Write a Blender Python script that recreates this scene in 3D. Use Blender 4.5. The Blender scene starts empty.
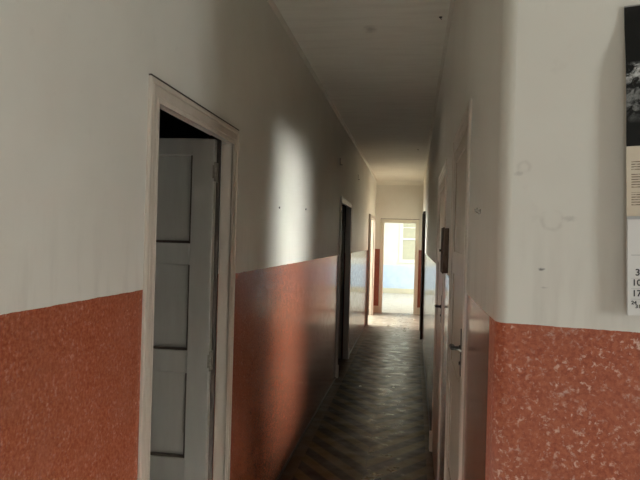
import bpy, bmesh, math, random
from mathutils import Vector, Matrix

random.seed(7)
SC = bpy.context.scene
COL = SC.collection

# ------------------------------------------------------------------ sizes (metres)
XL, XR = -0.849, 0.19          # faces of the corridor walls
YE = 13.47                     # face of the end wall
H = 2.956                      # ceiling height
DADO = 1.4235                  # top of the red painted dado
YR = -3.5                      # lobby behind the camera
XLOB = 3.2
YEND = 18.7                    # far wall of the sunlit end room

# ------------------------------------------------------------------ node helpers
class N:
    def __init__(self, name):
        self.m = bpy.data.materials.new(name)
        self.m.use_nodes = True
        self.t = self.m.node_tree
        self.t.nodes.clear()
        self.out = self.t.nodes.new('ShaderNodeOutputMaterial')
        self.b = self.t.nodes.new('ShaderNodeBsdfPrincipled')
        self.t.links.new(self.b.outputs[0], self.out.inputs[0])
        self._pos = None
    def new(self, kind, **kw):
        n = self.t.nodes.new(kind)
        for k, v in kw.items():
            setattr(n, k, v)
        return n
    def put(self, sock, v):
        if isinstance(v, bpy.types.NodeSocket):
            self.t.links.new(v, sock)
        elif isinstance(v, (tuple, list)):
            sock.default_value = tuple(v) + ((1.0,) if len(v) == 3 and len(sock.default_value) == 4 else ())
        else:
            sock.default_value = v
    def pos(self):
        if self._pos is None:
            self._pos = self.new('ShaderNodeNewGeometry').outputs['Position']
        return self._pos
    def obj(self):
        return self.new('ShaderNodeTexCoord').outputs['Object']
    def sep(self, v):
        s = self.new('ShaderNodeSeparateXYZ'); self.put(s.inputs[0], v); return s.outputs
    def comb(self, x, y, z):
        s = self.new('ShaderNodeCombineXYZ')
        for i, v in enumerate((x, y, z)): self.put(s.inputs[i], v)
        return s.outputs[0]
    def math(self, op, a, b=0.0, c=0.0, clamp=False):
        n = self.new('ShaderNodeMath', operation=op, use_clamp=clamp)
        self.put(n.inputs[0], a); self.put(n.inputs[1], b); self.put(n.inputs[2], c)
        return n.outputs[0]
    def vscale(self, v, s):
        n = self.new('ShaderNodeVectorMath', operation='MULTIPLY')
        self.put(n.inputs[0], v); self.put(n.inputs[1], s); return n.outputs[0]
    def dist(self, v, p):
        n = self.new('ShaderNodeVectorMath', operation='DISTANCE')
        self.put(n.inputs[0], v); self.put(n.inputs[1], p); return n.outputs['Value']
    def noise(self, v, scale, detail=4.0, rough=0.55, dist=0.0):
        n = self.new('ShaderNodeTexNoise')
        self.put(n.inputs['Vector'], v); n.inputs['Scale'].default_value = scale
        n.inputs['Detail'].default_value = detail; n.inputs['Roughness'].default_value = rough
        n.inputs['Distortion'].default_value = dist
        return n.outputs['Fac']
    def ramp(self, v, a, b, lo=0.0, hi=1.0):
        n = self.new('ShaderNodeMapRange', clamp=True)
        self.put(n.inputs[0], v)
        for i, x in enumerate((a, b, lo, hi)): n.inputs[i + 1].default_value = x
        return n.outputs[0]
    def mix(self, f, a, b):
        n = self.new('ShaderNodeMix', data_type='RGBA')
        self.put(n.inputs[0], f); self.put(n.inputs[6], a); self.put(n.inputs[7], b)
        return n.outputs[2]
    def mixf(self, f, a, b):
        n = self.new('ShaderNodeMix', data_type='FLOAT')
        self.put(n.inputs[0], f); self.put(n.inputs[2], a); self.put(n.inputs[3], b)
        return n.outputs[0]
    def bump(self, h, strength=0.3, d=0.002, normal=None):
        n = self.new('ShaderNodeBump')
        n.inputs['Strength'].default_value = strength; n.inputs['Distance'].default_value = d
        self.put(n.inputs['Height'], h)
        if normal is not None: self.put(n.inputs['Normal'], normal)
        return n.outputs[0]
    def done(self, color, rough=0.5, normal=None, metal=0.0, spec=0.5):
        self.put(self.b.inputs['Base Color'], color)
        self.put(self.b.inputs['Roughness'], rough)
        self.put(self.b.inputs['Metallic'], metal)
        self.put(self.b.inputs['Specular IOR Level'], spec)
        if normal is not None: self.put(self.b.inputs['Normal'], normal)
        return self.m

# ------------------------------------------------------------------ materials
PLASTER = (0.66, 0.645, 0.575)

def plaster_nodes(n):
    p = n.pos()
    big = n.noise(p, 1.3, 4, 0.6)
    fine = n.noise(p, 22, 5, 0.6)
    c = n.mix(n.ramp(big, 0.35, 0.7), PLASTER, (0.60, 0.575, 0.505))
    c = n.mix(n.ramp(fine, 0.62, 0.85, 0, 0.25), c, (0.42, 0.39, 0.34))
    z = n.sep(p)[2]
    # grubby hand height band with drips just above the dado
    drip = n.noise(n.vscale(p, (14, 14, 2.2)), 1.0, 4, 0.6)
    band = n.math('MULTIPLY', n.ramp(z, DADO + 0.30, DADO, 0, 1), n.ramp(drip, 0.5, 0.75, 0, 0.35))
    c = n.mix(band, c, (0.33, 0.29, 0.24))
    bmp = n.bump(n.math('ADD', n.math('MULTIPLY', fine, 0.35), n.noise(p, 5, 3, 0.5)), 0.22, 0.004)
    return p, z, c, bmp

def dado_nodes(n, p, flecks, k=1.0):
    """sponged oil paint: red brown with paler worn flecks"""
    mott = n.noise(p, 105, 4, 0.7)
    soft = n.noise(p, 9, 3, 0.6)
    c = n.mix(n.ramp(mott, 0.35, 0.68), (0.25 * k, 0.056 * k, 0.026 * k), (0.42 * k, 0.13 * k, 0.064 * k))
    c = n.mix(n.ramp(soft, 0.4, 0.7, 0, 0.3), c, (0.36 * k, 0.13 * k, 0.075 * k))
    w = n.noise(p, 88, 5, 0.62, 0.3)
    w2 = n.noise(p, 12, 2, 0.5)
    m = n.math('MULTIPLY', n.ramp(w, 0.55, 0.66), n.ramp(w2, 0.40, 0.62, 0.3, 1.0))
    c = n.mix(n.math('MULTIPLY', m, flecks), c, (0.66, 0.47, 0.38))
    w3 = n.math('MULTIPLY', n.ramp(n.noise(p, 34, 4, 0.7, 0.4), 0.60, 0.72), n.ramp(w, 0.42, 0.55))
    c = n.mix(n.math('MULTIPLY', w3, flecks * 0.75), c, (0.60, 0.47, 0.42))
    grain = n.noise(n.vscale(p, (70, 70, 6)), 1.0, 3, 0.5)
    h = n.math('ADD', n.math('MULTIPLY', mott, 0.12), n.math('MULTIPLY', grain, 0.9))
    return c, n.bump(h, 0.16, 0.0012)

def make_wall_mat(name, flecks, spots=(), smudges=(), rough_dado=0.14, k=1.0):
    n = N(name)
    p, z, c, b1 = plaster_nodes(n)
    for (pt, r, width, amt) in spots:          # trowelled ring left by a filled hole
        wob = n.math('MULTIPLY', n.math('SUBTRACT', n.noise(p, 40, 3), 0.5), r * 0.8)
        d = n.math('ADD', n.dist(p, pt), wob)
        ring = n.ramp(n.math('ABSOLUTE', n.math('SUBTRACT', d, r)), width, 0.0, 0, amt)
        ring = n.math('MULTIPLY', ring, n.ramp(n.noise(p, 30, 2), 0.4, 0.6))
        c = n.mix(ring, c, (0.40, 0.37, 0.32))
    for (pt, sc_, r, amt) in smudges:          # finger marks and scuffs
        q = n.vscale(p, sc_)
        d = n.math('ADD', n.dist(q, tuple(a * b for a, b in zip(pt, sc_))), n.math('MULTIPLY', n.math('SUBTRACT', n.noise(p, 160, 2), 0.5), r))
        c = n.mix(n.ramp(d, r, r * 0.35, 0, amt), c, (0.12, 0.11, 0.10))
    dc, b2 = dado_nodes(n, p, flecks, k)
    edge = n.math('ADD', z, n.math('MULTIPLY', n.math('SUBTRACT', n.noise(p, 14, 4, 0.7), 0.5), 0.007))
    f = n.math('LESS_THAN', edge, DADO)
    col = n.mix(f, c, dc)
    rough = n.mixf(f, 0.5, n.ramp(n.noise(p, 18, 3), 0.3, 0.7, rough_dado - 0.04, rough_dado + 0.06))
    nm = n.new('ShaderNodeMix', data_type='VECTOR')
    n.put(nm.inputs[0], f); n.put(nm.inputs[4], b1); n.put(nm.inputs[5], b2)
    return n.done(col, rough, nm.outputs[1], spec=n.mixf(f, 0.4, 0.30))

M_WALL = make_wall_mat('corridor_wall_paint', 0.22, k=0.74)  # same dado paint, darkened here for the dimmer light in the corridor
def fw_pt(x, z): return (x, 1.405 - 0.2 * (x - XR), z)      # a point on the calendar wall
M_WALL_FRONT = make_wall_mat('calendar_wall_paint', 0.85,
    spots=[(fw_pt(0.300, 1.657), 0.020, 0.007, 0.32), (fw_pt(0.240, 1.775), 0.012, 0.007, 0.3)],
    smudges=[(fw_pt(0.281, 1.547), (0.45, 0.45, 1.0), 0.0040, 0.85), (fw_pt(0.288, 1.507), (0.3, 0.3, 1.0), 0.0026, 0.3),
             (fw_pt(0.335, 1.66), (0.5, 0.5, 1.0), 0.008, 0.22), (fw_pt(0.228, 1.76), (0.5, 0.5, 1.0), 0.006, 0.25)], rough_dado=0.55)

def mat_ceiling():
    n = N('ceiling_plaster'); p = n.pos()
    st = n.noise(n.vscale(p, (2.2, 16, 1)), 1.0, 4, 0.6)
    big = n.noise(p, 1.1, 4, 0.6)
    c = n.mix(n.ramp(st, 0.42, 0.72, 0, 0.55), (0.74, 0.72, 0.63), (0.60, 0.57, 0.49))
    c = n.mix(n.ramp(big, 0.4, 0.7, 0, 0.35), c, (0.60, 0.56, 0.48))
    q = n.vscale(p, (1.0, 0.6, 1.0))
    d = n.math('ADD', n.dist(q, (-0.31, 3.85 * 0.6, H)), n.math('MULTIPLY', n.math('SUBTRACT', n.noise(p, 25, 2), 0.5), 0.05))
    c = n.mix(n.ramp(d, 0.05, 0.01, 0, 0.45), c, (0.22, 0.20, 0.17))
    return n.done(c, 0.75, n.bump(n.math('ADD', n.noise(p, 7, 3), n.math('MULTIPLY', st, 0.6)), 0.25, 0.005))
M_CEIL = mat_ceiling()

def mat_floor():
    """chevron laid wooden floor in two tones, waxed and worn down the middle"""
    n = N('chevron_floor'); p = n.pos(); x, y, z = n.sep(p)
    dx = n.math('ABSOLUTE', n.math('ADD', x, 0.29))
    ph = n.math('SUBTRACT', y, n.math('MULTIPLY', dx, 1.32))
    ph = n.math('DIVIDE', ph, 0.29)
    fr = n.math('FRACT', n.math('ADD', ph, 50.15))
    tri = n.math('ABSOLUTE', n.math('SUBTRACT', fr, 0.5))
    alt = n.ramp(tri, 0.20, 0.29)
    tone = n.noise(n.comb(n.math('FLOOR', n.math('MULTIPLY', ph, 2.0)), n.math('SIGN', n.math('ADD', x, 0.29)), 3.0), 3.7, 1)
    grain = n.noise(n.vscale(p, (9, 26, 9)), 1.0, 5, 0.6)
    dark = n.mix(grain, (0.012, 0.008, 0.004), (0.024, 0.016, 0.009))
    light = n.mix(grain, (0.070, 0.045, 0.014), (0.112, 0.074, 0.026))
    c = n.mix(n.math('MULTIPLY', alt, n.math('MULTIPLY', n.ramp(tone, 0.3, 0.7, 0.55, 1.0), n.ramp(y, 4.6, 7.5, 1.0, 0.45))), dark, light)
    border = n.math('MAXIMUM', n.ramp(x, XL + 0.10, XL + 0.09), n.ramp(x, XR - 0.06, XR - 0.05))
    c = n.mix(border, c, (0.085, 0.056, 0.03))
    # joints across the boards
    jl = n.math('LESS_THAN', dx, 0.004)
    gap = n.math('LESS_THAN', n.math('ABSOLUTE', n.math('SUBTRACT', n.math('FRACT', n.math('MULTIPLY', n.math('ADD', ph, 50.15), 2.0)), 0.5)), 0.012)
    j = n.math('MAXIMUM', jl, gap)
    c = n.mix(n.math('MULTIPLY', j, 0.7), c, (0.02, 0.014, 0.01))
    # pale dust trodden in near the end doorway
    dust = n.math('MULTIPLY', n.ramp(y, 8.4, 11.2, 0, 0.96), n.ramp(n.noise(p, 5, 5, 0.7), 0.25, 0.55, 0.35, 1.0))
    c = n.mix(dust, c, (0.215, 0.20, 0.175))
    wear = n.noise(n.vscale(p, (6.5, 8.5, 1)), 1.0, 3, 0.55)
    lane = n.ramp(n.math('ABSOLUTE', n.math('ADD', n.math('ADD', x, 0.18), n.math('MULTIPLY', n.math('SUBTRACT', n.noise(p, 2.5, 2), 0.5), 0.3))), 0.12, 0.42, 0.0, 1.0)
    rough = n.math('ADD', n.ramp(wear, 0.30, 0.70, 0.22, 0.40), n.math('MULTIPLY', lane, 0.24))
    gloss = n.math('MULTIPLY', n.ramp(wear, 0.25, 0.7, 0.40, 0.16), n.ramp(lane, 0.0, 1.0, 1.0, 0.45))
    h = n.math('ADD', n.math('MULTIPLY', n.noise(n.vscale(p, (9, 14, 1)), 1.0, 3, 0.55), 1.0), n.math('MULTIPLY', j, -0.25))
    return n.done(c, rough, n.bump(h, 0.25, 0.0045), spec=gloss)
M_FLOOR = mat_floor()

def mat_endfloor():
    n = N('pale_tile_floor'); p = n.pos(); x, y, z = n.sep(p)
    c = n.mix(n.ramp(n.noise(p, 6, 5, 0.7), 0.35, 0.65), (0.66, 0.63, 0.55), (0.50, 0.46, 0.40))
    gx = n.math('LESS_THAN', n.math('FRACT', n.math('DIVIDE', x, 0.25)), 0.02)
    gy = n.math('LESS_THAN', n.math('FRACT', n.math('DIVIDE', y, 0.25)), 0.02)
    c = n.mix(n.math('MULTIPLY', n.math('MAXIMUM', gx, gy), 0.5), c, (0.35, 0.32, 0.28))
    return n.done(c, 0.45)
M_ENDFLOOR = mat_endfloor()

def mat_endwall_room():
    n = N('end_room_paint'); p = n.pos(); z = n.sep(p)[2]
    c = n.mix(n.ramp(n.noise(p, 3, 4), 0.3, 0.7), (0.80, 0.80, 0.73), (0.72, 0.73, 0.66))
    blue = n.mix(n.ramp(n.noise(p, 5, 4), 0.3, 0.7), (0.52, 0.64, 0.78), (0.60, 0.70, 0.80))
    c = n.mix(n.ramp(n.math('ADD', z, n.math('MULTIPLY', n.noise(p, 6, 3), 0.05)), 0.90, 0.885), c, blue)
    return n.done(c, 0.6)
M_ROOM = mat_endwall_room()

def mat_plain(name, c1, c2, scale=6.0, rough=0.45, bump=0.1, metal=0.0, stretch=(1, 1, 1), spec=0.5):
    n = N(name); p = n.vscale(n.pos(), stretch)
    f = n.noise(p, scale, 4, 0.6)
    return n.done(n.mix(n.ramp(f, 0.3, 0.7), c1, c2), rough, n.bump(f, bump, 0.002), metal, spec)

def mat_trim():
    n = N('cream_gloss_trim'); p = n.pos()
    f = n.noise(n.vscale(p, (12, 12, 1.6)), 1.0, 4, 0.6)
    c = n.mix(n.ramp(f, 0.3, 0.7), (0.53, 0.47, 0.395), (0.46, 0.40, 0.33))
    ch = n.noise(p, 30, 4, 0.7)
    c = n.mix(n.ramp(ch, 0.68, 0.74, 0, 0.6), c, (0.22, 0.16, 0.11))
    return n.done(c, 0.28, n.bump(f, 0.12, 0.002))
M_TRIM = mat_trim()
M_LEAF = mat_plain('grey_door_paint', (0.38, 0.37, 0.33), (0.33, 0.32, 0.285), 3.0, 0.4, 0.12, stretch=(5, 5, 0.8))
M_LEAF_TAN = mat_plain('tan_door_paint', (0.40, 0.325, 0.25), (0.33, 0.265, 0.20), 3.0, 0.35, 0.12, stretch=(5, 5, 0.8))
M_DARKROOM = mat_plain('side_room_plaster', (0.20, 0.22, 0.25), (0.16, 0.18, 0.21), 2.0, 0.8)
M_SHADE_GRIME = mat_plain('dark_shade_grime', (0.035, 0.025, 0.018), (0.05, 0.036, 0.025), 8.0, 0.5)  # dark colour for painted shadow lines, shaded gaps and grimy beads
M_CREAM = mat_plain('cream_skirting_paint', (0.66, 0.62, 0.46), (0.60, 0.56, 0.42), 5.0, 0.4)
M_CORNICE = mat_plain('cornice_plaster', (0.62, 0.59, 0.50), (0.54, 0.51, 0.43), 5.0, 0.6)
M_IRON = mat_plain('dark_iron', (0.022, 0.018, 0.015), (0.04, 0.032, 0.026), 40.0, 0.4, 0.1, 0.7)
M_HINGE = mat_plain('painted_hinge', (0.25, 0.23, 0.19), (0.12, 0.10, 0.075), 60.0, 0.4)
M_BOX = mat_plain('dark_stained_board', (0.024, 0.014, 0.009), (0.04, 0.024, 0.015), 6.0, 0.85, 0.15, stretch=(8, 1, 8), spec=0.1)
M_CHIP = mat_plain('plaster_crumb', (0.60, 0.57, 0.50), (0.45, 0.42, 0.36), 60.0, 0.8)
M_WINDOW = mat_plain('white_window_paint', (0.80, 0.80, 0.76), (0.74, 0.74, 0.70), 8.0, 0.4)
M_SLAT = mat_plain('pale_shutter_paint', (0.58, 0.58, 0.44), (0.52, 0.52, 0.40), 8.0, 0.5)
M_WIRE = mat_plain('steel_wire', (0.35, 0.34, 0.32), (0.25, 0.24, 0.22), 50.0, 0.35, 0.0, 0.8)
M_INK = mat_plain('black_print', (0.025, 0.025, 0.028), (0.035, 0.035, 0.036), 60.0, 0.6, 0.0)
M_RULE = mat_plain('grey_print', (0.34, 0.34, 0.33), (0.40, 0.40, 0.38), 60.0, 0.6, 0.0)
M_PAD = mat_plain('white_calendar_paper', (0.69, 0.68, 0.64), (0.65, 0.64, 0.60), 5.0, 0.6, 0.02)

def mat_photo():
    n = N('calendar_photo_print'); o = n.obj(); x, y, z = n.sep(o)
    f = n.noise(o, 55, 5, 0.6, 0.8)
    g = n.noise(o, 150, 3, 0.6)
    mask = n.math('MULTIPLY', n.ramp(z, -0.120, -0.128), n.ramp(z, -0.250, -0.215))
    bright = n.math('MULTIPLY', n.ramp(z, -0.170, -0.135, 0.28, 1.0), 1.0)
    v = n.math('MULTIPLY', n.math('MULTIPLY', n.ramp(f, 0.42, 0.60), mask), bright)
    v = n.math('MULTIPLY', v, n.ramp(g, 0.3, 0.6, 0.5, 1.0))
    c = n.mix(v, (0.010, 0.010, 0.009), (0.72, 0.73, 0.70))
    return n.done(c, 0.6, spec=0.15)
M_PHOTO = mat_photo()

def mat_text():
    n = N('calendar_text_print'); o = n.obj(); x, y, z = n.sep(o)
    line = n.math('FRACT', n.math('DIVIDE', z, 0.0052))
    ln = n.math('MULTIPLY', n.ramp(line, 0.42, 0.5), n.ramp(line, 0.98, 0.9))
    word = n.noise(n.vscale(o, (95, 1, 190)), 1.0, 3, 0.6)
    ink = n.math('MULTIPLY', ln, n.ramp(word, 0.36, 0.48, 0.3, 0.9))
    # three paragraphs inside the margins
    blk = None
    for (a, b) in ((-0.347, -0.328), (-0.384, -0.354), (-0.420, -0.392)):
        s = n.math('MULTIPLY', n.math('GREATER_THAN', z, a), n.math('LESS_THAN', z, b))
        blk = s if blk is None else n.math('MAXIMUM', blk, s)
    mg = n.math('MULTIPLY', n.math('GREATER_THAN', x, 0.009), n.math('LESS_THAN', x, 0.31))
    ink = n.math('MULTIPLY', ink, n.math('MULTIPLY', blk, mg))
    base = n.mix(n.ramp(n.noise(o, 14, 3), 0.3, 0.7), (0.60, 0.53, 0.41), (0.56, 0.48, 0.36))
    c = n.mix(ink, base, (0.16, 0.11, 0.07))
    return n.done(c, 0.6)
M_TEXT = mat_text()

M_BOUNCEFLOOR = mat_plain('white_bounce_floor', (0.80, 0.80, 0.77), (0.74, 0.74, 0.71), 6.0, 0.4)  # kept very pale to bounce light up to the ceiling

# ------------------------------------------------------------------ mesh helpers
def link(name, bm, mat, parent=None, smooth=False, bevel=0.0, matrix=None):
    bmesh.ops.remove_doubles(bm, verts=bm.verts, dist=1e-6)
    bmesh.ops.recalc_face_normals(bm, faces=bm.faces)
    me = bpy.data.meshes.new(name)
    bm.to_mesh(me); bm.free()
    me.materials.append(mat)
    if smooth:
        for f in me.polygons: f.use_smooth = True
    o = bpy.data.objects.new(name, me)
    COL.objects.link(o)
    if parent is not None:
        o.parent = parent
        o.matrix_parent_inverse = Matrix.Identity(4)
    if bevel:
        b = o.modifiers.new('bevel', 'BEVEL'); b.width = bevel; b.segments = 2; b.limit_method = 'ANGLE'
    return o

def box(bm, x0, x1, y0, y1, z0, z1):
    v = [bm.verts.new((x, y, z)) for x in (x0, x1) for y in (y0, y1) for z in (z0, z1)]
    for f in ((0, 1, 3, 2), (4, 6, 7, 5), (0, 4, 5, 1), (2, 3, 7, 6), (0, 2, 6, 4), (1, 5, 7, 3)):
        bm.faces.new([v[i] for i in f])

def boxes(*bs):
    bm = bmesh.new()
    for b in bs: box(bm, *b)
    return bm

def tube(bm, p0, p1, r0, r1=None, seg=12, caps=True):
    r1 = r0 if r1 is None else r1
    p0, p1 = Vector(p0), Vector(p1)
    d = (p1 - p0).normalized()
    a = d.orthogonal().normalized(); b = d.cross(a)
    A = [bm.verts.new(p0 + (a * math.cos(t) + b * math.sin(t)) * r0) for t in [2 * math.pi * i / seg for i in range(seg)]]
    B = [bm.verts.new(p1 + (a * math.cos(t) + b * math.sin(t)) * r1) for t in [2 * math.pi * i / seg for i in range(seg)]]
    for i in range(seg):
        j = (i + 1) % seg
        bm.faces.new((A[i], A[j], B[j], B[i]))
    if caps:
        bm.faces.new(A[::-1]); bm.faces.new(B)

def path_tube(bm, pts, r, seg=10):
    for p, q in zip(pts[:-1], pts[1:]): tube(bm, p, q, r, r, seg)

def empty(name, loc=(0, 0, 0), rz=0.0):
    o = bpy.data.objects.new(name, None)
    o.location = loc; o.rotation_euler = (0, 0, rz); o.empty_display_size = 0.1
    COL.objects.link(o); return o

def tag(o, label=None, cat=None, group=None, kind=None):
    if label: o['label'] = label
    if cat: o['category'] = cat
    if group: o['group'] = group
    if kind: o['kind'] = kind
    return o

def struct(name, bm, mat, label, cat, **kw):
    return tag(link(name, bm, mat, **kw), label, cat, kind='structure')

# ------------------------------------------------------------------ the shell
def wall_along_y(x0, x1, y0, y1, openings):
    """openings: (ya, yb, ztop); one continuous wall with doorways cut out"""
    bm = bmesh.new(); y = y0
    for ya, yb, zt in sorted(openings):
        box(bm, x0, x1, y, ya, 0, H); box(bm, x0, x1, ya, yb, zt, H); y = yb
    box(bm, x0, x1, y, y1, 0, H)
    return bm

WT = 0.12
# casing outer limits of each doorway (y0, y1) ; casing is CW wide
CW, GAP = 0.074, 0.03
D1 = (1.806, 2.782); D2 = (6.90, 8.10); D3 = (11.40, 13.0)
DA = (2.16, 3.02); DB = (3.70, 4.74); DC = (10.0, 11.0)
ZH = 2.036                                           # underside of door heads
def hole(d): return (d[0] + CW - 0.02, d[1] - CW + 0.02, ZH + 0.045)

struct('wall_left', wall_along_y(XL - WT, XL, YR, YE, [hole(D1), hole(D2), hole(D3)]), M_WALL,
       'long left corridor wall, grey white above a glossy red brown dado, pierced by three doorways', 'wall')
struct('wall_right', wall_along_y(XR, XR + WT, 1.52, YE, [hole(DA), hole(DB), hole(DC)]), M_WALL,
       'right corridor wall running away from the rounded corner, with closed doors along it', 'wall')

# wall with the calendar: rounded outer corner, turned a little out of square
u = Vector((1, -0.2)).normalized(); nrm = Vector((u.y, -u.x))         # nrm points to the lobby (-Y)
c0 = Vector((XR, 1.405)); R = 0.034
corner_pts = [(XR, 1.52)]
# arc tangent to wall_right (x = XR) and to the line through c0 along u
ang = math.acos(max(-1, min(1, Vector((0, 1)).dot(u))))
tdist = R / math.tan(ang / 2)
pa = c0 + Vector((0, 1)) * tdist; pb = c0 + u * tdist
cen = pa + Vector((1, 0)) * R
a0 = math.atan2(pa.y - cen.y, pa.x - cen.x); a1 = math.atan2(pb.y - cen.y, pb.x - cen.x)
if a0 < 0: a0 += 2 * math.pi
if a1 < 0: a1 += 2 * math.pi
for i in range(25):
    t = a0 + (a1 - a0) * i / 24
    corner_pts.append((cen.x + R * math.cos(t), cen.y + R * math.sin(t)))
far = c0 + u * ((XLOB - c0.x) / u.x)
corner_pts += [(far.x, far.y), (far.x, far.y + 0.14), (XR + WT, 1.60), (XR + WT, 1.52)]
bm = bmesh.new()
lo = [bm.verts.new((x, y, 0)) for x, y in corner_pts]; hi = [bm.verts.new((x, y, H)) for x, y in corner_pts]
k = len(lo)
for i in range(k):
    f = bm.faces.new((lo[i], lo[(i + 1) % k], hi[(i + 1) % k], hi[i]))
    f.smooth = 1 <= i <= 24
bm.faces.new(lo[::-1]); bm.faces.new(hi)
wf = struct('wall_front', bm, M_WALL_FRONT, 'pale wall with a rounded corner and flecked red dado, where the calendar hangs', 'wall')

# end wall with its doorway (x limits of the casing)
DE = (-0.735, 0.122)
ex0, ex1, exz = DE[0] + 0.082 - 0.02, DE[1] - 0.082 + 0.02, 2.035
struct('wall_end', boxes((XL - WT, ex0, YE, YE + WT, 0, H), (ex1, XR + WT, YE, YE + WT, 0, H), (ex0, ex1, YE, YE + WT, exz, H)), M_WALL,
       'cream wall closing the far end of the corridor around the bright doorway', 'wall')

# lobby behind the camera, with its windows and an added rear opening for fill light
W1 = (-2.05, -0.75, 0.95, 2.25)        # in the right wall: y0, y1, z0, z1
W3 = (-0.65, -0.05, 0.12, 2.25)         # unseen rear opening added to fill the corridor and ceiling
W2 = (0.42, 0.82, 0.04, 2.62)          # tall narrow light in the rear wall: x0, x1, z0, z1
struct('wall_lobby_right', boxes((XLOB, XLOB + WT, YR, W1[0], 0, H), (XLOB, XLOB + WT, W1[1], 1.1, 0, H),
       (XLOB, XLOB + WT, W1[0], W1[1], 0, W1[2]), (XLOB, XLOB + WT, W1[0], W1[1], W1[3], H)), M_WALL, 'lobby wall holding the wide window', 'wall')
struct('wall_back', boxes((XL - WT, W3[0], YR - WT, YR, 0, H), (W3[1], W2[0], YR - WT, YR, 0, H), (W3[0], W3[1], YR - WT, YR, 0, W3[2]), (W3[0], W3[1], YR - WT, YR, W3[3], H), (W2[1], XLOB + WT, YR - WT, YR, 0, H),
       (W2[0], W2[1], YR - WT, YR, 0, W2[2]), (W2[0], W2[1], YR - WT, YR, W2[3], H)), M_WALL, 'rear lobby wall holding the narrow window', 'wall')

# side rooms behind the left hand doorways and the end room
XS = -4.0
def partition(y0, y1): return (XS, XL - WT, y0, y1, 0, H)
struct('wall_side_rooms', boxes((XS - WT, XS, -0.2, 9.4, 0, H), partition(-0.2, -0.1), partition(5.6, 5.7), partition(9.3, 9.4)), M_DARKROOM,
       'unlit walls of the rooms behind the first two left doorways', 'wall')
struct('wall_bright_room', boxes((XS - WT, XS, 9.4, 15.6, 0, H), (XS, XL - WT - 2.35, 13.59, 15.6, 0, H), (-3.32, XL - WT, 15.5, 15.6, 0, H), (XL - WT, XL - WT + 0.05, YE + WT, 15.6, 0, H)),
       M_ROOM, 'pale walls of the daylit room behind the last left doorway', 'wall')
ER = (XL - 0.07, 2.6)                   # end room x limits
struct('wall_end_room', boxes((ER[0], ER[1], YEND, YEND + WT, 0, 0.973), (ER[0], -0.425, YEND, YEND + WT, 0.973, H),
       (0.80, ER[1], YEND, YEND + WT, 0.973, H), (-0.425, 0.80, YEND, YEND + WT, 2.42, H),
       (ER[0] - WT, ER[0], 15.6, YEND + WT, 0, H), (ER[1], ER[1] + WT, YE, YEND + WT, 0, H), (XR + WT, ER[1], YE + 0.02, YE + WT, 0, H)), M_ROOM,
       'white wall of the end room with a pale blue dado', 'wall')
struct('floor_lobby_bounce', boxes((XL - WT, XLOB + WT, YR - WT, 3.0, -0.10, 0)), M_BOUNCEFLOOR, 'unseen lobby floor, made pale and carried into the corridor to bounce light', 'floor')
struct('floor', boxes((XS - WT, XLOB + WT, 3.0, YE + WT / 2, -0.10, 0), (XS - WT, XL - WT, -0.4, 3.0, -0.10, 0)), M_FLOOR,
       'dark chevron wood floor, waxed and worn, dusty towards the far doorway', 'floor')
struct('floor_end_room', boxes((XS - WT, ER[1] + WT, YE + WT / 2, YEND + WT, -0.10, 0.0)), M_ENDFLOOR, 'pale floor of the sunlit end room', 'floor')
struct('ceiling', boxes((XS - WT, XLOB + WT, YR - WT, YEND + WT, H, H + 0.1)), M_CEIL,
       'streaky cream plaster ceiling of the corridor', 'ceiling')

# cornice beads in the ceiling corners, dark strips standing in for the shadow gap at the floor
def cove(x, s, y0, y1, r=0.022):
    bm = bmesh.new()
    pts = [(0, 0), (r, 0), (r * 0.72, -r * 0.45), (r * 0.45, -r * 0.72), (0, -r)]
    A = [bm.verts.new((x + s * a, y0, H + b)) for a, b in pts]; B = [bm.verts.new((x + s * a, y1, H + b)) for a, b in pts]
    for i in range(5): bm.faces.new((A[i], A[(i + 1) % 5], B[(i + 1) % 5], B[i]))
    bm.faces.new(A); bm.faces.new(B[::-1]); return bm
struct('trim_1', cove(XL, 1, YR, YE), M_CORNICE, 'thin plaster bead between left wall and ceiling', 'trim')
struct('trim_2', cove(XR, -1, 1.47, YE), M_CORNICE, 'thin plaster bead between right corridor wall and ceiling', 'trim')
bm = bmesh.new(); rr = 0.10
pts = [(0, 0)] + [(-rr * (1 - math.sin(t)), -rr * (1 - math.cos(t))) for t in [math.pi / 2 * i / 8 for i in range(9)]]
A = [bm.verts.new((XL, YE + a, H + b)) for a, b in pts]; B = [bm.verts.new((XR, YE + a, H + b)) for a, b in pts]
for i in range(10): bm.faces.new((A[i], A[(i + 1) % 10], B[(i + 1) % 10], B[i]))
bm.faces.new(A); bm.faces.new(B[::-1])
struct('trim_3', bm, M_CEIL, 'plaster cove rounding the ceiling into the end wall', 'trim')
def shade_strip(x, s, spans):
    return boxes(*[(min(x, x + s * 0.010), max(x, x + s * 0.010), a, b, 0, 0.012) for a, b in spans])
struct('shade_strip_left', shade_strip(XL, 1, [(YR, D1[0]), (D1[1], D2[0]), (D2[1], D3[0])]), M_SHADE_GRIME, 'thin dark strip standing for the shadow gap along the foot of the left wall', 'baseboard')
struct('shade_strip_right', shade_strip(XR, -1, [(1.47, DA[0]), (DA[1], DB[0]), (DB[1], DC[0]), (DC[1], YE)]), M_SHADE_GRIME, 'thin dark strip standing for the shadow gap along the foot of the right wall', 'baseboard')
struct('baseboard_end', boxes((XL, DE[0], YE - 0.018, YE, 0, 0.15), (DE[1], XR, YE - 0.018, YE, 0, 0.15)), M_CREAM, 'cream skirting either side of the far doorway', 'baseboard', bevel=0.004)
struct('baseboard_end_room', boxes((ER[0], ER[1], YEND - 0.02, YEND, 0, 0.15)), M_CREAM, 'yellowish cream skirting of the end room', 'baseboard', bevel=0.004)

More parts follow.
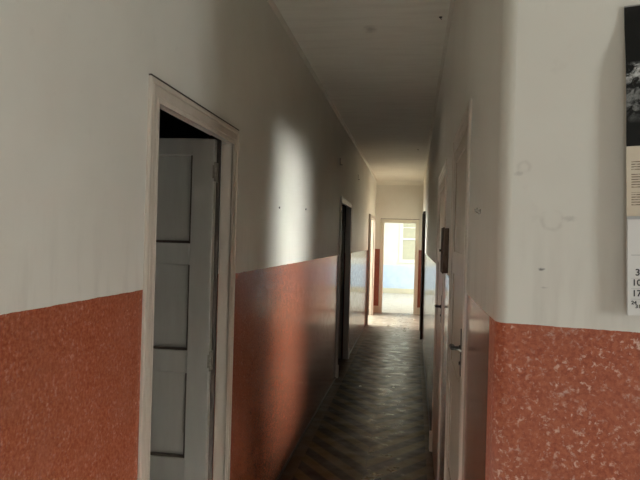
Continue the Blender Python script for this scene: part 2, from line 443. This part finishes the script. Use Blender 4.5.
# ------------------------------------------------------------------ doorways
PROFILE = [(0, -0.002), (0, 0.014), (0.016, 0.016), (0.021, 0.009), (0.027, 0.017), (0.058, 0.018), (0.063, 0.011), (0.069, 0.022), (0.084, 0.021), (0.09, 0.014), (0.09, -0.002)]

def casing_mesh(a0, a1, zt, place, w=CW, vs=1.0):
    """moulded architrave swept up one side, over the head and down the other with mitred corners.
       a0, a1 : inner opening; place(a, v, z) maps (along wall, out of wall, up) to the room"""
    sc_ = w / 0.09
    bm = bmesh.new()
    st = []
    for kk in range(4):
        row = []
        for (uu, v) in PROFILE:
            uu *= sc_
            a = a0 - uu if kk < 2 else a1 + uu
            z = 0.0 if kk in (0, 3) else zt + uu
            row.append(bm.verts.new(place(a, v * vs, z)))
        st.append(row)
    n_ = len(PROFILE)
    for kk in range(3):
        for i in range(n_):
            j = (i + 1) % n_
            bm.faces.new((st[kk][i], st[kk][j], st[kk + 1][j], st[kk + 1][i]))
    bm.faces.new(st[0]); bm.faces.new(st[3][::-1])
    return bm

def pbox(bm, place, a0, a1, v0, v1, z0, z1):
    p, q = place(a0, v0, z0), place(a1, v1, z1)
    box(bm, min(p[0], q[0]), max(p[0], q[0]), min(p[1], q[1]), max(p[1], q[1]), z0, z1)

def doorway(name, d, place, label, zt=ZH, w=CW, lining=(-0.050, 0.012), plinth=True, mat=M_TRIM, rebate=True, vs=1.0):
    root = empty(name, place((d[0] + d[1]) / 2, 0, 0))
    rel = lambda a, v, z: tuple(Vector(place(a, v, z)) - Vector(root.location))
    tag(root, label, 'door', kind='structure')
    a0, a1 = d[0] + w, d[1] - w
    link('casing', casing_mesh(a0, a1, zt, rel, w, vs), mat, root)
    bm = bmesh.new()
    pbox(bm, rel, a0 - 0.018, a0, lining[0], lining[1], 0, zt)
    pbox(bm, rel, a1, a1 + 0.018, lining[0], lining[1], 0, zt)
    pbox(bm, rel, a0 - 0.018, a1 + 0.018, max(lining[0], -0.026), lining[1], zt, zt + 0.022)
    link('jamb', bm, mat, root, bevel=0.003)
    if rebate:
        bm = bmesh.new()  # rebate coloured dark to stand for shade in the hinge gap
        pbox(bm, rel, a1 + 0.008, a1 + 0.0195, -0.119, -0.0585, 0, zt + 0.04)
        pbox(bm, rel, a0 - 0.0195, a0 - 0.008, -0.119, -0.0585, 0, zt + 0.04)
        link('rebate', bm, M_SHADE_GRIME, root)['label'] = 'rebate of the door frame, coloured dark for the shaded gap'
    if plinth:
        for s0, s1 in ((d[0] - 0.003, a0 - 0.004), (a1 + 0.004, d[1] + 0.003)):
            bm = bmesh.new(); pbox(bm, rel, s0, s1, 0, 0.028, 0, 0.14)
            link('plinth_block', bm, mat, root, bevel=0.004)
    return root, rel, a0, a1

def leaf_mesh(w, h, panels, th=0.036, stile=0.105):
    """door leaf in its own frame: x across from the hinge (0..w), y through (0..th), z up; recessed, beaded panels both sides"""
    bm = bmesh.new()
    zs = [0.0]
    for a, b in panels: zs += [a, b]
    zs.append(h)
    box(bm, 0, stile, 0, th, 0, h); box(bm, w - stile, w, 0, th, 0, h)
    for i in range(0, len(zs), 2):
        box(bm, stile, w - stile, 0, th, zs[i], zs[i + 1])
    return bm

def panel_mesh(w, a, b, th=0.036, stile=0.105, r=0.016):
    bm = bmesh.new()
    x0, x1 = stile, w - stile
    box(bm, x0, x1, r, th - r, a, b)
    return bm

PAN = [(0.555, 0.950), (1.055, 1.452), (1.553, 1.962)]
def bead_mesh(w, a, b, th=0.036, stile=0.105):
    """grimy quirk round the sides and foot of each panel, edge shadow painted in"""
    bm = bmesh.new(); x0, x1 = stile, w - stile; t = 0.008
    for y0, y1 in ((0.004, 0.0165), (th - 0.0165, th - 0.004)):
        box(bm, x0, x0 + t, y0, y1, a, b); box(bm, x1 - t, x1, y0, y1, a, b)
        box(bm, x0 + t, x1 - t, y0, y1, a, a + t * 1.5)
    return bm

def add_leaf(root, mat, loc, rz, w, h, panels, th=0.036, stile=0.105, grime_shade=True):
    lf = link('leaf', leaf_mesh(w, h, panels, th, stile), mat, root, bevel=0.003)
    lf.location = Vector(loc) - Vector(root.location); lf.rotation_euler = (0, 0, rz)
    for a, b in panels:
        link('panel', panel_mesh(w, a, b, th, stile, 0.016 if grime_shade else 0.005), mat, lf)
        if grime_shade: link('bead', bead_mesh(w, a, b, th, stile), M_SHADE_GRIME, lf)['label'] = 'dark grimy bead around the panel with its edge shadow painted in'
    return lf

left = lambda a, v, z: (XL + v, a, z)
right = lambda a, v, z: (XR - v, a, z)
endp = lambda a, v, z: (a, YE - v, z)

# first left doorway with its grey leaf standing open inside the room
d1, rel1, a0, a1 = doorway('door_1', D1, left, 'nearest left doorway with cream moulded casing and a grey panelled leaf standing open', vs=0.55, lining=(-0.050, 0.007))
bm = boxes((XL - 0.001, XL + 0.010, D1[0], D1[1], ZH + CW - 0.002, ZH + CW + 0.004))  # solid dark strip standing in for the shadow line over the casing
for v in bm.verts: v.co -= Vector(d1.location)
link('shadow_strip', bm, M_SHADE_GRIME, d1)['label'] = 'dark strip painted as the shadow line along the top of the casing'
# hinge at the far jamb; the leaf points away from the corridor (-X), its face towards the camera (-Y)
def open_leaf(root, d, mat, ang_=math.pi, off=0.0, hinges=True):
    # local +x -> world -x, local +y -> world -y : leaf spans y from yb-th to yb
    yb = d[1] - CW - 0.014
    lf = add_leaf(root, mat, (XL - 0.068, yb, 0.012), ang_, 0.78, 2.050 - 0.012, PAN)
    if hinges:
        for zz in (0.27, 1.023, 1.898):
            bm = bmesh.new()
            for i in range(3):
                tube(bm, (XL - 0.063, yb - 0.034, zz - 0.045 + 0.031 * i), (XL - 0.063, yb - 0.034, zz - 0.017 + 0.031 * i), 0.0055)
            box(bm, XL - 0.074, XL - 0.062, yb - 0.0385, yb - 0.0355, zz - 0.03, zz + 0.03)
            box(bm, XL - 0.0675, XL - 0.0645, yb - 0.030, yb + 0.012, zz - 0.045, zz + 0.045)
            for v in bm.verts: v.co -= Vector(root.location)
            link('hinge', bm, M_HINGE, root)
    return lf
open_leaf(d1, D1, M_LEAF)

d2, _, _, _ = doorway('door_2', D2, left, 'middle left doorway opening onto an unlit room, white lit head moulding')
open_leaf(d2, D2, M_LEAF, hinges=False)
d3, _, _, _ = doorway('door_3', D3, left, 'last left doorway beside the end wall, daylight spilling out of it', vs=1.7)

def lever_handle(root, leaf, yb, zb, xface, towards):
    """dark lever on a long plate, on the corridor side of a closed right hand door"""
    o = Vector(root.location)
    h = link('handle', bmesh.new(), M_IRON, leaf)
    bm = bmesh.new()
    box(bm, xface - 0.004, xface, yb - 0.019, yb + 0.019, zb - 0.10, zb + 0.07)
    me = h.data
    tube(bm, (xface - 0.003, yb, zb), (xface - 0.010, yb, zb), 0.013, 0.011)
    tube(bm, (xface - 0.010, yb, zb), (xface - 0.034, yb, zb), 0.0075)
    pts = [(xface - 0.034, yb - towards * 0.006, zb), (xface - 0.036, yb + towards * 0.02, zb + 0.002), (xface - 0.036, yb + towards * 0.035, zb + 0.003), (xface - 0.028, yb + towards * 0.052, zb - 0.002)]
    path_tube(bm, pts, 0.0075)
    tube(bm, (xface - 0.004, yb, zb - 0.055), (xface - 0.009, yb, zb - 0.055), 0.008, 0.006)
    inv = (Matrix.Translation(leaf.location + o) @ Matrix.Rotation(leaf.rotation_euler[2], 4, 'Z')).inverted()
    for v in bm.verts: v.co = inv @ v.co
    bmesh.ops.recalc_face_normals(bm, faces=bm.faces)
    bm.to_mesh(me); bm.free()
    h['label'] = 'dark iron lever handle on a long plate'

def closed_right_door(name, d, label, handle_z, mat=M_LEAF_TAN, hand=True, hand_in=0.05, vs=0.5, trim=M_TRIM):
    root, rel, a0, a1 = doorway(name, d, right, label, lining=(-0.050, 0.004), vs=vs, mat=trim)
    w = a1 - a0 - 0.006
    # leaf flush with the wall: local +x -> world +y (rz = 90 deg), local +y -> world -x
    lf = add_leaf(root, mat, (XR + 0.036 - 0.004, a0 + 0.003, 0.008), math.pi / 2, w, ZH - 0.014, PAN, grime_shade=False)
    if hand: lever_handle(root, lf, a0 + hand_in, handle_z, XR - 0.004, 1)
    return root
closed_right_door('door_4', DA, 'nearest right door, closed tan leaf with a dark lever handle, beside the rounded corner', 1.212, hand_in=0.035)
closed_right_door('door_5', DB, 'second right door, closed tan leaf with dark handle, beyond the dark wall box', 1.20, hand_in=0.06)
closed_right_door('door_6', DC, 'last right door near the far end of the corridor, in a dark brown frame', 1.05, vs=1.9, trim=M_BOX, mat=M_BOX)

# end doorway
M_TRIM_END = mat_plain('pale_end_trim', (0.66, 0.63, 0.52), (0.60, 0.57, 0.47), 6.0, 0.4)
d7, rel7, _, _ = doorway('door_7', DE, endp, 'open cream framed doorway at the far end, leading to the sunlit room', zt=2.012, w=0.082, lining=(-0.10, 0.010), mat=M_TRIM_END, rebate=False)
bm = boxes((DE[0], DE[1], YE - 0.012, YE + 0.001, 2.094, 2.104))  # same painted shadow line over the end casing
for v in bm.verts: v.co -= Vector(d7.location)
link('shadow_strip', bm, M_SHADE_GRIME, d7)['label'] = 'dark strip painted as the shadow line along the top of the casing'

# ------------------------------------------------------------------ windows
def window_end():
    x0, x1, z0, z1, y = -0.425, 0.80, 0.973, 2.42, YEND
    r = empty('window_1', ((x0 + x1) / 2, y, z0))
    tag(r, 'white casement window with pale slatted shutters in the end room', 'window', kind='structure')
    o = Vector(r.location)
    def part(name, mat, *bs, parent=r, bevel=0.003):
        bm = boxes(*bs)
        for v in bm.verts: v.co -= o
        return link(name, bm, mat, parent, bevel=bevel)
    t = 0.055
    part('frame', M_WINDOW, (x0, x0 + t, y - 0.02, y + 0.09, z0, z1), (x1 - t, x1, y - 0.02, y + 0.09, z0, z1),
         (x0 + t, x1 - t, y - 0.02, y + 0.09, z1 - t, z1), (x0 + t, x1 - t, y - 0.02, y + 0.09, z0, z0 + 0.03))
    part('sill', M_WINDOW, (x0 - 0.03, x1 + 0.03, y - 0.05, y, z0 - 0.03, z0 + 0.002))
    xm = (x0 + x1) / 2
    for sx0, sx1 in ((x0 + t, xm - 0.002), (xm + 0.002, x1 - t)):
        s = 0.05; zb, zt = z0 + 0.03, z1 - t
        sash = part('sash', M_WINDOW, (sx0, sx0 + s, y + 0.005, y + 0.045, zb, zt), (sx1 - s, sx1, y + 0.005, y + 0.045, zb, zt),
             (sx0 + s, sx1 - s, y + 0.005, y + 0.045, zb, zb + s), (sx0 + s, sx1 - s, y + 0.005, y + 0.045, zt - s, zt),
             (sx0 + s, sx1 - s, y + 0.005, y + 0.045, 1.655, 1.715), (sx0 + s, sx1 - s, y + 0.005, y + 0.045, 2.02, 2.05))
        bm = bmesh.new()
        kk = int((zt - zb) / 0.06)
        for i in range(kk):
            zz = zb + 0.03 + i * 0.06
            vs = [bm.verts.new(Vector(c) - o) for c in ((sx0 + 0.01, y + 0.062, zz), (sx1 - 0.01, y + 0.062, zz), (sx1 - 0.01, y + 0.082, zz + 0.058), (sx0 + 0.01, y + 0.082, zz + 0.058),
                                                     (sx0 + 0.01, y + 0.070, zz), (sx1 - 0.01, y + 0.070, zz), (sx1 - 0.01, y + 0.090, zz + 0.058), (sx0 + 0.01, y + 0.090, zz + 0.058))]
            for f in ((0, 1, 2, 3), (7, 6, 5, 4), (0, 4, 5, 1), (3, 2, 6, 7), (0, 3, 7, 4), (1, 5, 6, 2)):
                bm.faces.new([vs[q] for q in f])
        link('shutter', bm, M_SLAT, r)
window_end()

def plain_window(name, label, frames):
    bm = boxes(*frames)
    c = Vector((sum((f[0] + f[1]) / 2 for f in frames) / len(frames), sum((f[2] + f[3]) / 2 for f in frames) / len(frames), frames[0][4]))
    for v in bm.verts: v.co -= c
    o = link(name, bm, M_WINDOW, bevel=0.003); o.location = c
    tag(o, label, 'window', kind='structure')
y0, y1, z0, z1 = W1; f = 0.05; xa, xb = XLOB + 0.02, XLOB + 0.07; ym = (y0 + y1) / 2
plain_window('window_2', 'wide white framed lobby window', [(xa, xb, y0, y0 + f, z0, z1), (xa, xb, y1 - f, y1, z0, z1), (xa, xb, y0 + f, y1 - f, z0, z0 + f), (xa, xb, y0 + f, y1 - f, z1 - f, z1), (xa, xb, ym - 0.025, ym + 0.025, z0 + f, z1 - f)])
x0, x1, z0, z1 = W2; ya, yb = YR - 0.09, YR - 0.04; f = 0.03
plain_window('window_3', 'tall narrow white framed lobby window', [(x0, x0 + f, ya, yb, z0, z1), (x1 - f, x1, ya, yb, z0, z1), (x0 + f, x1 - f, ya, yb, z0, z0 + f), (x0 + f, x1 - f, ya, yb, z1 - f, z1)])

x0, x1, z0, z1 = W3; ya, yb = YR - 0.07, YR - 0.02; f = 0.05  # frame of the added fill opening
plain_window('window_fill', 'unseen white window frame added around the rear fill light', [(x0, x0 + f, ya, yb, z0, z1), (x1 - f, x1, ya, yb, z0, z1), (x0 + f, x1 - f, ya, yb, z0, z0 + f), (x0 + f, x1 - f, ya, yb, z1 - f, z1), (-0.365, -0.335, ya, yb, z0 + f, z1 - f)])

# ------------------------------------------------------------------ wall calendar
CALW = 0.335
def on_wall(dist_along, out, z):
    p = c0 + u * dist_along + nrm * out
    return Vector((p.x, p.y, z))
CAL = empty('wall_calendar', on_wall(0.2430, 0.0, 2.106))
CAL.rotation_euler = (0, math.radians(-1.55), math.atan2(u.y, u.x))
# local: x along the wall, -y out of the wall, z down from the hanging rod
def cal_out(z):                                   # how far the sheets stand off the wall
    t = min(1.0, max(0.0, (-z) / 0.16))
    return 0.004 + 0.026 * (t * t * (3 - 2 * t)) + 0.004 * math.sin(max(0, -z - 0.16) * 7)
def sheet(name, z0, z1, mat, lift=0.0, th=0.0015, x0=0.0, x1=CALW, parent=CAL, curl=0.0, nx=10, nz=24):
    bm = bmesh.new(); g = {}
    for side in (0, 1):
        for i in range(nx + 1):
            for j in range(nz + 1):
                x = x0 + (x1 - x0) * i / nx; z = z0 + (z1 - z0) * j / nz
                out = cal_out(z) + lift + (th if side else 0) + curl * ((j / nz) ** 2)
                out += 0.002 * math.sin(9 * x + 3 * z)
                g[side, i, j] = bm.verts.new((x, -out, z))
    for side in (0, 1):
        for i in range(nx):
            for j in range(nz):
                bm.faces.new([g[side, i, j], g[side, i + 1, j], g[side, i + 1, j + 1], g[side, i, j + 1]])
    for i in range(nx):
        for j in (0, nz): bm.faces.new([g[0, i, j], g[0, i + 1, j], g[1, i + 1, j], g[1, i, j]])
    for j in range(nz):
        for i in (0, nx): bm.faces.new([g[0, i, j], g[0, i, j + 1], g[1, i, j + 1], g[1, i, j]])
    return link(name, bm, mat, parent, smooth=False)
tag(CAL, 'tall wall calendar with a dark photograph above a white date pad, at the right edge', 'calendar')
sheet('backing_card', 0.0, -0.645, M_PAD, 0.0, 0.001)
ph = sheet('photo_panel', 0.002, -0.2965, M_PHOTO, 0.002); ph['label'] = 'dark night photograph with pale silvery foliage'
tx = sheet('text_panel', -0.297, -0.442, M_TEXT, 0.002); tx['label'] = 'cream panel with small lines of text'
pad = sheet('date_pad', -0.446, -0.645, M_PAD, 0.003, 0.004, x0=0.0015); pad['label'] = 'white sheet of dates'
bm = bmesh.new(); path_tube(bm, [(0.0, -0.006, 0.003), (CALW * 0.5, -0.006, 0.003), (CALW, -0.006, 0.003)], 0.0022, 8)
path_tube(bm, [(CALW * 0.5 - 0.03, -0.006, 0.003), (CALW * 0.5, -0.004, 0.030), (CALW * 0.5 + 0.03, -0.006, 0.003)], 0.001, 6)
link('hanging_rod', bm, M_WIRE, CAL)
bm = boxes((0.0, CALW, -0.0465, -0.036, -0.4475, -0.4415))
link('binding_strip', bm, M_RULE, CAL)

def text_mesh(body, size):
    cu = bpy.data.curves.new('digits', 'FONT'); cu.body = body; cu.size = size; cu.extrude = 0.0001; cu.offset = 0.0004
    cu.align_x = 'LEFT'; cu.align_y = 'CENTER'
    ob = bpy.data.objects.new('digits', cu); COL.objects.link(ob)
    dg = bpy.context.evaluated_depsgraph_get(); dg.update()
    me = bpy.data.meshes.new_from_object(ob.evaluated_get(dg))
    bm = bmesh.new(); bm.from_mesh(me)
    bpy.data.objects.remove(ob); bpy.data.curves.remove(cu); bpy.data.meshes.remove(me)
    return bm
def print_at(name, bm, x, z, mat):
    out = cal_out(z) + 0.003 + 0.004 + 0.002 * math.sin(9 * x + 3 * z) + 0.0006
    m = Matrix.Translation((x, -out, z)) @ Matrix.Rotation(math.radians(90), 4, 'X')
    for v in bm.verts: v.co = m @ v.co
    return link(name, bm, mat, pad)
ROWS = [(-0.5570, '3', 0.019, 0.0135), (-0.5780, '10', 0.018, 0.0075), (-0.6000, '17', 0.018, 0.0075), (-0.6190, '24', 0.010, 0.0065), (-0.6265, '31', 0.010, 0.0140)]
for z, s, size, xx in ROWS:
    print_at('printed_date', text_mesh(s, size), xx + 0.0018, z, M_INK)
for z in (-0.5685, -0.590, -0.6115):
    bm = boxes((0, 0.31, -0.0003, 0.0003, 0, 0.0004))
    print_at('printed_rule', bm, 0.008, z, M_RULE)
bm = boxes((0, 0.30, -0.0006, 0.0006, 0, 0.0004)); print_at('printed_rule', bm, 0.008, -0.521, M_RULE)

# ------------------------------------------------------------------ small things on the walls and floor
bx = empty('key_box', (XR, 3.46, 1.435)); tag(bx, 'small dark brown box fixed to the right wall between two doors', 'box')
bm = boxes((-0.024, 0.004, -0.14, 0.12, 0, 0.245)); link('body', bm, M_BOX, bx, bevel=0.002)
bm = boxes((-0.030, -0.024, -0.145, 0.125, -0.004, 0.250)); link('lid', bm, M_BOX, bx, bevel=0.002)
bm = bmesh.new(); tube(bm, (-0.030, 0.10, 0.12), (-0.040, 0.10, 0.12), 0.006, 0.008); link('knob', bm, M_IRON, bx)

def nail(loc, nvec, label, r=0.007, long=0.02):
    bm = bmesh.new(); d = Vector(nvec)
    tube(bm, -d * 0.004, d * long, r * 0.45, r * 0.45, 10)
    tube(bm, d * long, d * (long + 0.004), r, r * 0.8, 12)
    o = link('wall_nail', bm, M_IRON); o.location = loc
    tag(o, label, 'nail', group='nails left in the walls'); return o
nail((XL, 3.72, 1.795), (1, 0, -0.15), 'dark nail in the sunlit patch of the left wall, nearer of two', 0.008, 0.004)
nail((XL, 4.66, 1.835), (1, 0, -0.15), 'dark nail in the left wall at the far edge of the sunlit patch', 0.009, 0.004)

def clip(loc, label, sx):
    bm = bmesh.new()
    box(bm, 0, sx * 0.004, -0.025, 0.025, -0.006, 0.006) if sx > 0 else box(bm, sx * 0.004, 0.004, -0.025, 0.025, -0.006, 0.006)
    for yy in (-0.024, 0.024):
        path_tube(bm, [(sx * 0.003, yy, 0), (sx * 0.010, yy, 0.001), (sx * 0.012, yy, 0.010)], 0.003, 8)
    o = link('cable_clip', bm, M_HINGE); o.location = loc
    tag(o, label, 'clip')
clip((XR, 1.80, 1.693), 'small two pronged clip on the right wall between nearest door and rounded corner', -1)
for (yy, zz, lb) in ((6.78, 2.49, 'thin dark bracket high on the left wall above the middle doorway'), (9.0, 2.55, 'thin dark bracket high on the left wall between middle and last doorways')):
    bm = boxes((0, 0.006, -0.012, 0.012, -0.04, 0.04), (0.006, 0.03, -0.005, 0.005, -0.04, -0.03))
    o = link('wall_bracket', bm, M_HINGE, bevel=0.001); o.location = (XL, yy, zz); tag(o, lb, 'bracket')
for (xx, yy, lb) in ((0.125, 3.67, 'small dark hook in the ceiling, nearer one by the right wall'), (0.03, 8.9, 'small dark hook in the ceiling far along the corridor')):
    bm = bmesh.new(); tube(bm, (0, 0, 0), (0, 0, -0.004), 0.011, 0.009, 14)
    path_tube(bm, [(0, 0, -0.003), (0, 0, -0.009), (0.004, 0, -0.014), (0.008, 0, -0.010)], 0.002, 8)
    o = link('ceiling_hook', bm, M_IRON); o.location = (xx, yy, H); tag(o, lb, 'hook', group='hooks in the corridor ceiling')

def crumb(x, y, s, label):
    bm = bmesh.new(); bmesh.ops.create_icosphere(bm, subdivisions=2, radius=s)
    for v in bm.verts:
        v.co *= 0.75 + 0.5 * random.random(); v.co.z *= 0.55
    zmin = min(v.co.z for v in bm.verts)
    o = link('plaster_crumb', bm, M_CHIP); o.location = (x, y, -zmin + 0.0005)
    tag(o, label, 'rubble', group='plaster crumbs on the corridor floor')
crumb(-0.53, 6.55, 0.016, 'pale plaster crumb on the floor in front of the middle left doorway')
crumb(-0.17, 6.6, 0.013, 'pale plaster crumb in mid corridor level with the middle left doorway')
crumb(-0.42, 11.35, 0.024, 'plaster crumb on the dusty floor near the last left doorway')
crumb(-0.12, 11.15, 0.022, 'plaster crumb on the dusty floor in the middle before the far doorway')
crumb(0.06, 12.4, 0.022, 'plaster crumb on the dusty floor right of the far doorway')

# ------------------------------------------------------------------ light: daylight at the windows, with added fill behind the camera
def area(name, loc, target, sx, sy, power, color=(1, 1, 1), spread=None, shape='RECTANGLE'):
    L = bpy.data.lights.new(name, 'AREA'); L.shape = shape; L.size = sx; L.size_y = sy
    L.energy = power; L.color = color
    if spread: L.spread = math.radians(spread)
    o = bpy.data.objects.new(name, L); COL.objects.link(o); o.location = loc
    o.rotation_euler = (Vector(target) - Vector(loc)).to_track_quat('-Z', 'Y').to_euler()
    return o
area('daylight_lobby_window', (XLOB + 0.10, -1.4, 1.6), (0, -1.4 + 1.2, 1.55), 0.8, 1.2, 63, (0.95, 1.0, 1.0))
area('fill_rear_window', (-0.35, YR - 0.08, 1.2), (-0.35, 0.0, 1.45), 0.6, 2.0, 24, (0.95, 1.0, 1.0))  # added fill for the corridor and ceiling
area('ceiling_bounce_beam', (-0.35, YR - 0.05, 2.05), (-0.33, 1.9, 0.0), 0.4, 0.3, 76, (0.98, 1.0, 0.97), spread=7)  # added beam, its patch on the pale floor brightens the ceiling
BA = math.radians(10.62)
area('daylight_narrow_window', (0.62, YR + 0.02, 1.25), (0.62 - math.sin(BA), YR + math.cos(BA), 1.245), 0.075, 2.2, 9.0, (0.97, 1.0, 0.97), spread=2.4, shape='ELLIPSE')
area('daylight_end_room', (2.5, 16.2, 1.7), (0.2, 16.4, 1.1), 1.6, 1.8, 225, (1.0, 1.0, 0.97))
area('daylight_last_left_room', (-3.9, 12.8, 1.75), (-0.6, 12.8, 1.3), 3.2, 1.7, 1150, (1.0, 0.96, 0.84))
area('daylight_bright_room', (-2.3, 14.7, 1.75), (-0.6, 11.9, 0.9), 1.0, 1.5, 160, (1.0, 0.96, 0.84))

W = bpy.data.worlds.new('daylight'); SC.world = W; W.use_nodes = True
bg = W.node_tree.nodes['Background']; bg.inputs[0].default_value = (0.75, 0.85, 1.0, 1); bg.inputs[1].default_value = 0.6

# ------------------------------------------------------------------ camera
yaw, roll, F = 0.154415, 0.0276, 600.0
fw = Vector((-math.sin(yaw), math.cos(yaw), 0.0)); r0 = Vector((math.cos(yaw), math.sin(yaw), 0)); u0 = Vector((0, 0, 1))
r_ = r0 * math.cos(roll) + u0 * math.sin(roll); u_ = u0 * math.cos(roll) - r0 * math.sin(roll)
cam = bpy.data.cameras.new('camera'); cam.sensor_width = 36; cam.lens = F / 640 * 36; cam.clip_start = 0.02
co = bpy.data.objects.new('camera', cam); COL.objects.link(co)
co.matrix_world = Matrix(((r_.x, u_.x, -fw.x, 0), (r_.y, u_.y, -fw.y, 0), (r_.z, u_.z, -fw.z, 1.6), (0, 0, 0, 1)))
cam.shift_y = -0.0010
SC.camera = co

SC.view_settings.view_transform = 'Standard'; SC.view_settings.look = 'None'
SC.view_settings.exposure = 0.0; SC.view_settings.gamma = 1.0; SC.view_settings.use_curve_mapping = False
SC.cycles.use_denoising = True
SC.cycles.max_bounces = 12; SC.cycles.diffuse_bounces = 6; SC.cycles.glossy_bounces = 6
